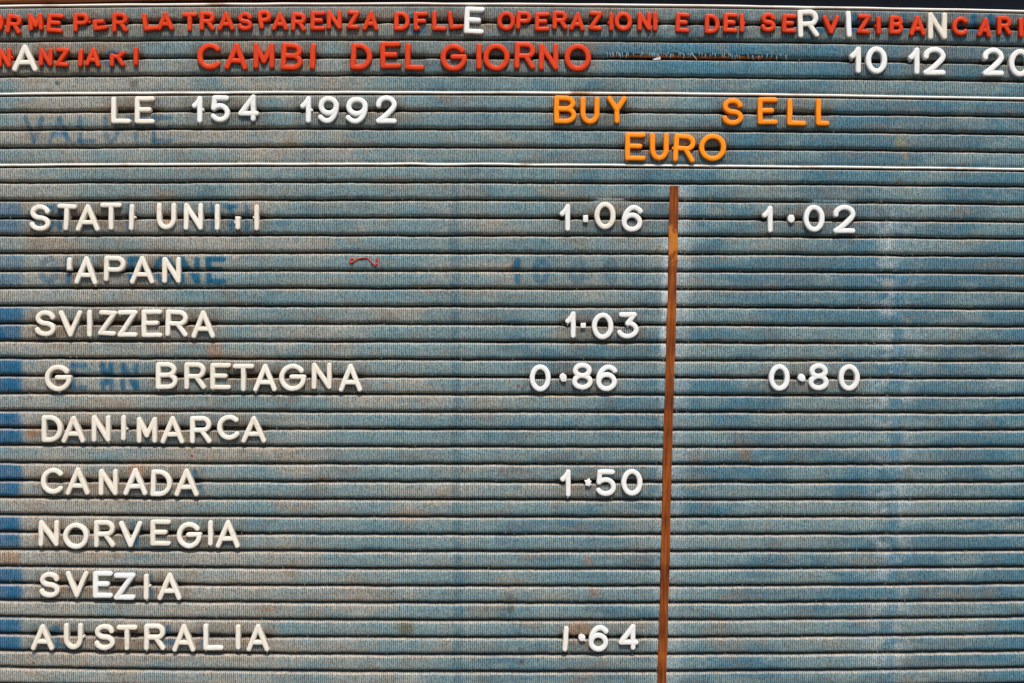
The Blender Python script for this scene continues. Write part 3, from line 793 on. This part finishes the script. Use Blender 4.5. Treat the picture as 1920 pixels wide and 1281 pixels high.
def box(V, F, x0, x1, y0, y1, d0, d1):
    b = len(V)
    for d in (d0, d1):
        for (x, y) in ((x0, y0), (x1, y0), (x1, y1), (x0, y1)):
            V.append((X(x), -d * S, Z(y)))
    F += [tuple(b + i for i in q) for q in ((0, 1, 2, 3), (4, 7, 6, 5), (0, 4, 5, 1), (1, 5, 6, 2), (2, 6, 7, 3), (3, 7, 4, 0))]

# backing board behind everything
V, F = [], []
box(V, F, XA, XB, -60, 1400, -90, -40)
child(mesh_obj("backing", V, F, M_BACK, smooth=False))

# wooden rail along the top, set a little out of true
V, F = [], []
sec = [(-70, -60), (-70, 6), (-6, 6), (-2.5, 5.2), (-.6, 3), (0, 0), (0, -60)]
for i in range(60):
    x = XA + (XB - XA) * i / 59
    yb = 6.6 - .0215 * x
    for a, d in sec:
        V.append((X(x), -d * S, Z(yb + a)))
for i in range(59):
    for j in range(len(sec) - 1):
        a = i * len(sec) + j
        F.append((a, a + len(sec), a + len(sec) + 1, a + 1))
child(mesh_obj("frame_rail", V, F, M_RAIL))

# bare wooden slat showing through the tear, chip stuck in it, frayed threads
def gy(k, x): return float(groove(k, np.array([x]))[0])
V, F = [], []
for i in range(50):
    x = 1141 + 318 * i / 49
    y = gy(3, x)
    for a, d in ((-16, -4.0), (-4.4, -1.8), (-3.4, -4), (-3.0, -15)):
        hid = max(0.0, min(1.0, (x - 1262) / 25)) * (0 if math.sin(x * .19 + 1.2) > .72 else 1)
        V.append((X(x), -(d + .5 * math.sin(x * .13) - 9 * hid) * S, Z(y + a)))
for i in range(49):
    for j in range(3):
        F.append((i * 4 + j, i * 4 + j + 1, i * 4 + j + 5, i * 4 + j + 4))
child(mesh_obj("backing_slat", V, F, M_SLAT))
V, F = [], []
yc = gy(3, 1234)
pts = [(1224, yc + 1.5), (1238, yc - 4), (1238.5, yc + 1.5), (1226, yc + 3)]
for d in (-6, 1.0):
    for x, y in pts: V.append((X(x), -d * S, Z(y)))
F += [(4, 5, 6, 7), (0, 1, 5, 4), (1, 2, 6, 5), (2, 3, 7, 6), (3, 0, 4, 7)]
child(mesh_obj("chip", V, F, M_CHIP, smooth=False))

def strand(V, F, pts, r):
    b = len(V); n = len(pts); m = 4
    for i, (x, y, d) in enumerate(pts):
        rr = r * (1 - .45 * i / (n - 1))
        for j in range(m):
            a = 2 * math.pi * j / m + .4
            V.append((X(x + rr * math.cos(a)), -(d + rr * math.sin(a)) * S, Z(y + .2 * rr * math.cos(a + 1.3))))
    for i in range(n - 1):
        for j in range(m):
            F.append((b + i * m + j, b + i * m + (j + 1) % m, b + (i + 1) * m + (j + 1) % m, b + (i + 1) * m + j))
V, F = [], []
x = 1138.0
while x < 1475:
    if not (1180 < x < 1215 and random.random() < .5) and random.random() < (.85 if x < 1320 else .45):
        y = gy(3, x) - 6.5 - random.uniform(0, 3) + (1.5 if x > 1370 else 0)
        L = random.uniform(3.5, 7.5); sw = random.uniform(-2.2, 2.2)
        strand(V, F, [(x, y - 2, 3.2), (x + sw * .3, y + L * .35, 3.6), (x + sw * .8, y + L * .75, 2.2), (x + sw, y + L, .8)], random.uniform(.6, 1.05))
    x += random.uniform(2.2, 6.5)
strand(V, F, [(1296, gy(3, 1296) - 11, 3.4), (1299, gy(3, 1298) - 6, 4), (1303, gy(3, 1303) - 2, 3.5), (1306, gy(3, 1306) + 2, 1.5)], 1.5)
for i in range(3):
    strand(V, F, [(1178, gy(3, 1178) - 12 + i * .5, 3.4), (1200, gy(3, 1200) - 9.5 + i, 3.8), (1225, gy(3, 1225) - 7 + i, 3.4), (1240, gy(3, 1240) - 7 + i, 2.6)], .8)
tag(child(mesh_obj("thread_fringe", V, F, M_FRAY)), kind="stuff")

# loose fibres on the felt
V, F = [], []
def fibre(x, y, L):
    a = random.uniform(0, 6.28); bnd = random.uniform(-1.3, 1.3)
    pts = []
    for i in range(5):
        pts.append((x, y, 1.5 + 1.0 * math.sin(i) + random.uniform(0, .5)))
        x += math.cos(a) * L / 4; y += math.sin(a) * L / 4; a += bnd / 2
    strand(V, F, pts, random.uniform(.20, .38))
for i in range(520):
    k = random.randint(9, 38); x = random.uniform(10, 1910)
    fibre(x, gy(k, x) + random.uniform(-4, 3), random.uniform(3, 7))
for i in range(420):
    y = random.uniform(370, 1275)
    fibre(1680 - max(y - 400, 0) * .02 + random.gauss(-8, 26), y, random.uniform(3, 8))
for i in range(170):
    y = random.uniform(360, 1275)
    fibre(1265 - (y - 349) * .0258 + random.choice((-1, 1)) * random.uniform(8, 24), y, random.uniform(3, 7))
for i in range(500):
    fibre(random.uniform(0, 1920), random.uniform(20, 1275), random.uniform(2.5, 5))
tag(child(mesh_obj("lint", V, F, M_LINT)), kind="stuff")

# ------------------------------------------------------------------ column strip and red thread
V, F = [], []
N = 90
for i in range(N):
    t = i / (N - 1); y = 349 + (1400 - 349) * t
    xc = 1264.7 - (y - 349) * .0258 + .5 * math.sin(y * .013) + .25 * math.sin(y * .07)
    hw = 8.2 + .25 * math.sin(y * .031 + 1)
    for a, d in ((-1, -6), (-1, 4.6), (-.86, 5.4), (0, 5.6), (.86, 5.4), (1, 4.6), (1, -6)):
        V.append((a * hw * S + X(xc) - X(1251), -d * S, Z(y) - Z(874)))
for i in range(N - 1):
    for j in range(6):
        F.append((i * 7 + j, (i + 1) * 7 + j, (i + 1) * 7 + j + 1, i * 7 + j + 1))
F.append(tuple(range(7))); F.append(tuple((N - 1) * 7 + j for j in range(6, -1, -1)))
o = mesh_obj("divider_strip", V, F, M_STRIP, smooth=False)
o.location = (X(1251), 0, Z(874))
tag(o, "narrow rust-brown wooden strip standing upright between the BUY and SELL columns", "divider strip")

V, F = [], []
pth = [(60, 490), (48, 484), (50, 470), (62, 463), (73, 470), (70, 483), (60, 489), (76, 478), (95, 466), (118, 462), (138, 461), (152, 466), (166, 481), (180, 496), (192, 500), (203, 494), (206, 478), (205, 463), (199, 466), (203, 482), (206, 500), (206, 513)]
P = []
for i in range(len(pth) - 1):
    for s in range(3):
        t = s / 3
        P.append((640 + (pth[i][0] * (1 - t) + pth[i + 1][0] * t) / 3, 330 + (pth[i][1] * (1 - t) + pth[i + 1][1] * t) / 3))
P.append((640 + pth[-1][0] / 3, 330 + pth[-1][1] / 3))
m = 6
for i, (x, y) in enumerate(P):
    a = P[max(i - 1, 0)]; b = P[min(i + 1, len(P) - 1)]
    tx, ty = b[0] - a[0], b[1] - a[1]; q = math.hypot(tx, ty) + 1e-9; nx, ny = -ty / q, tx / q
    r = 1.25 + .15 * math.sin(i * 1.7); d = 3.0 + .8 * math.sin(i * .5)
    for j in range(m):
        an = 2 * math.pi * j / m
        V.append((X(x + nx * r * math.cos(an)) - X(682), -(d + r * math.sin(an)) * S, Z(y + ny * r * math.cos(an)) - Z(491)))
for i in range(len(P) - 1):
    for j in range(m):
        F.append((i * m + j, i * m + (j + 1) % m, (i + 1) * m + (j + 1) % m, (i + 1) * m + j))
o = mesh_obj("red_thread", V, F, M_THREAD)
o.location = (X(682), 0, Z(491))
tag(o, "short curled red thread with a looped end lying on the felt right of JAPAN", "thread")
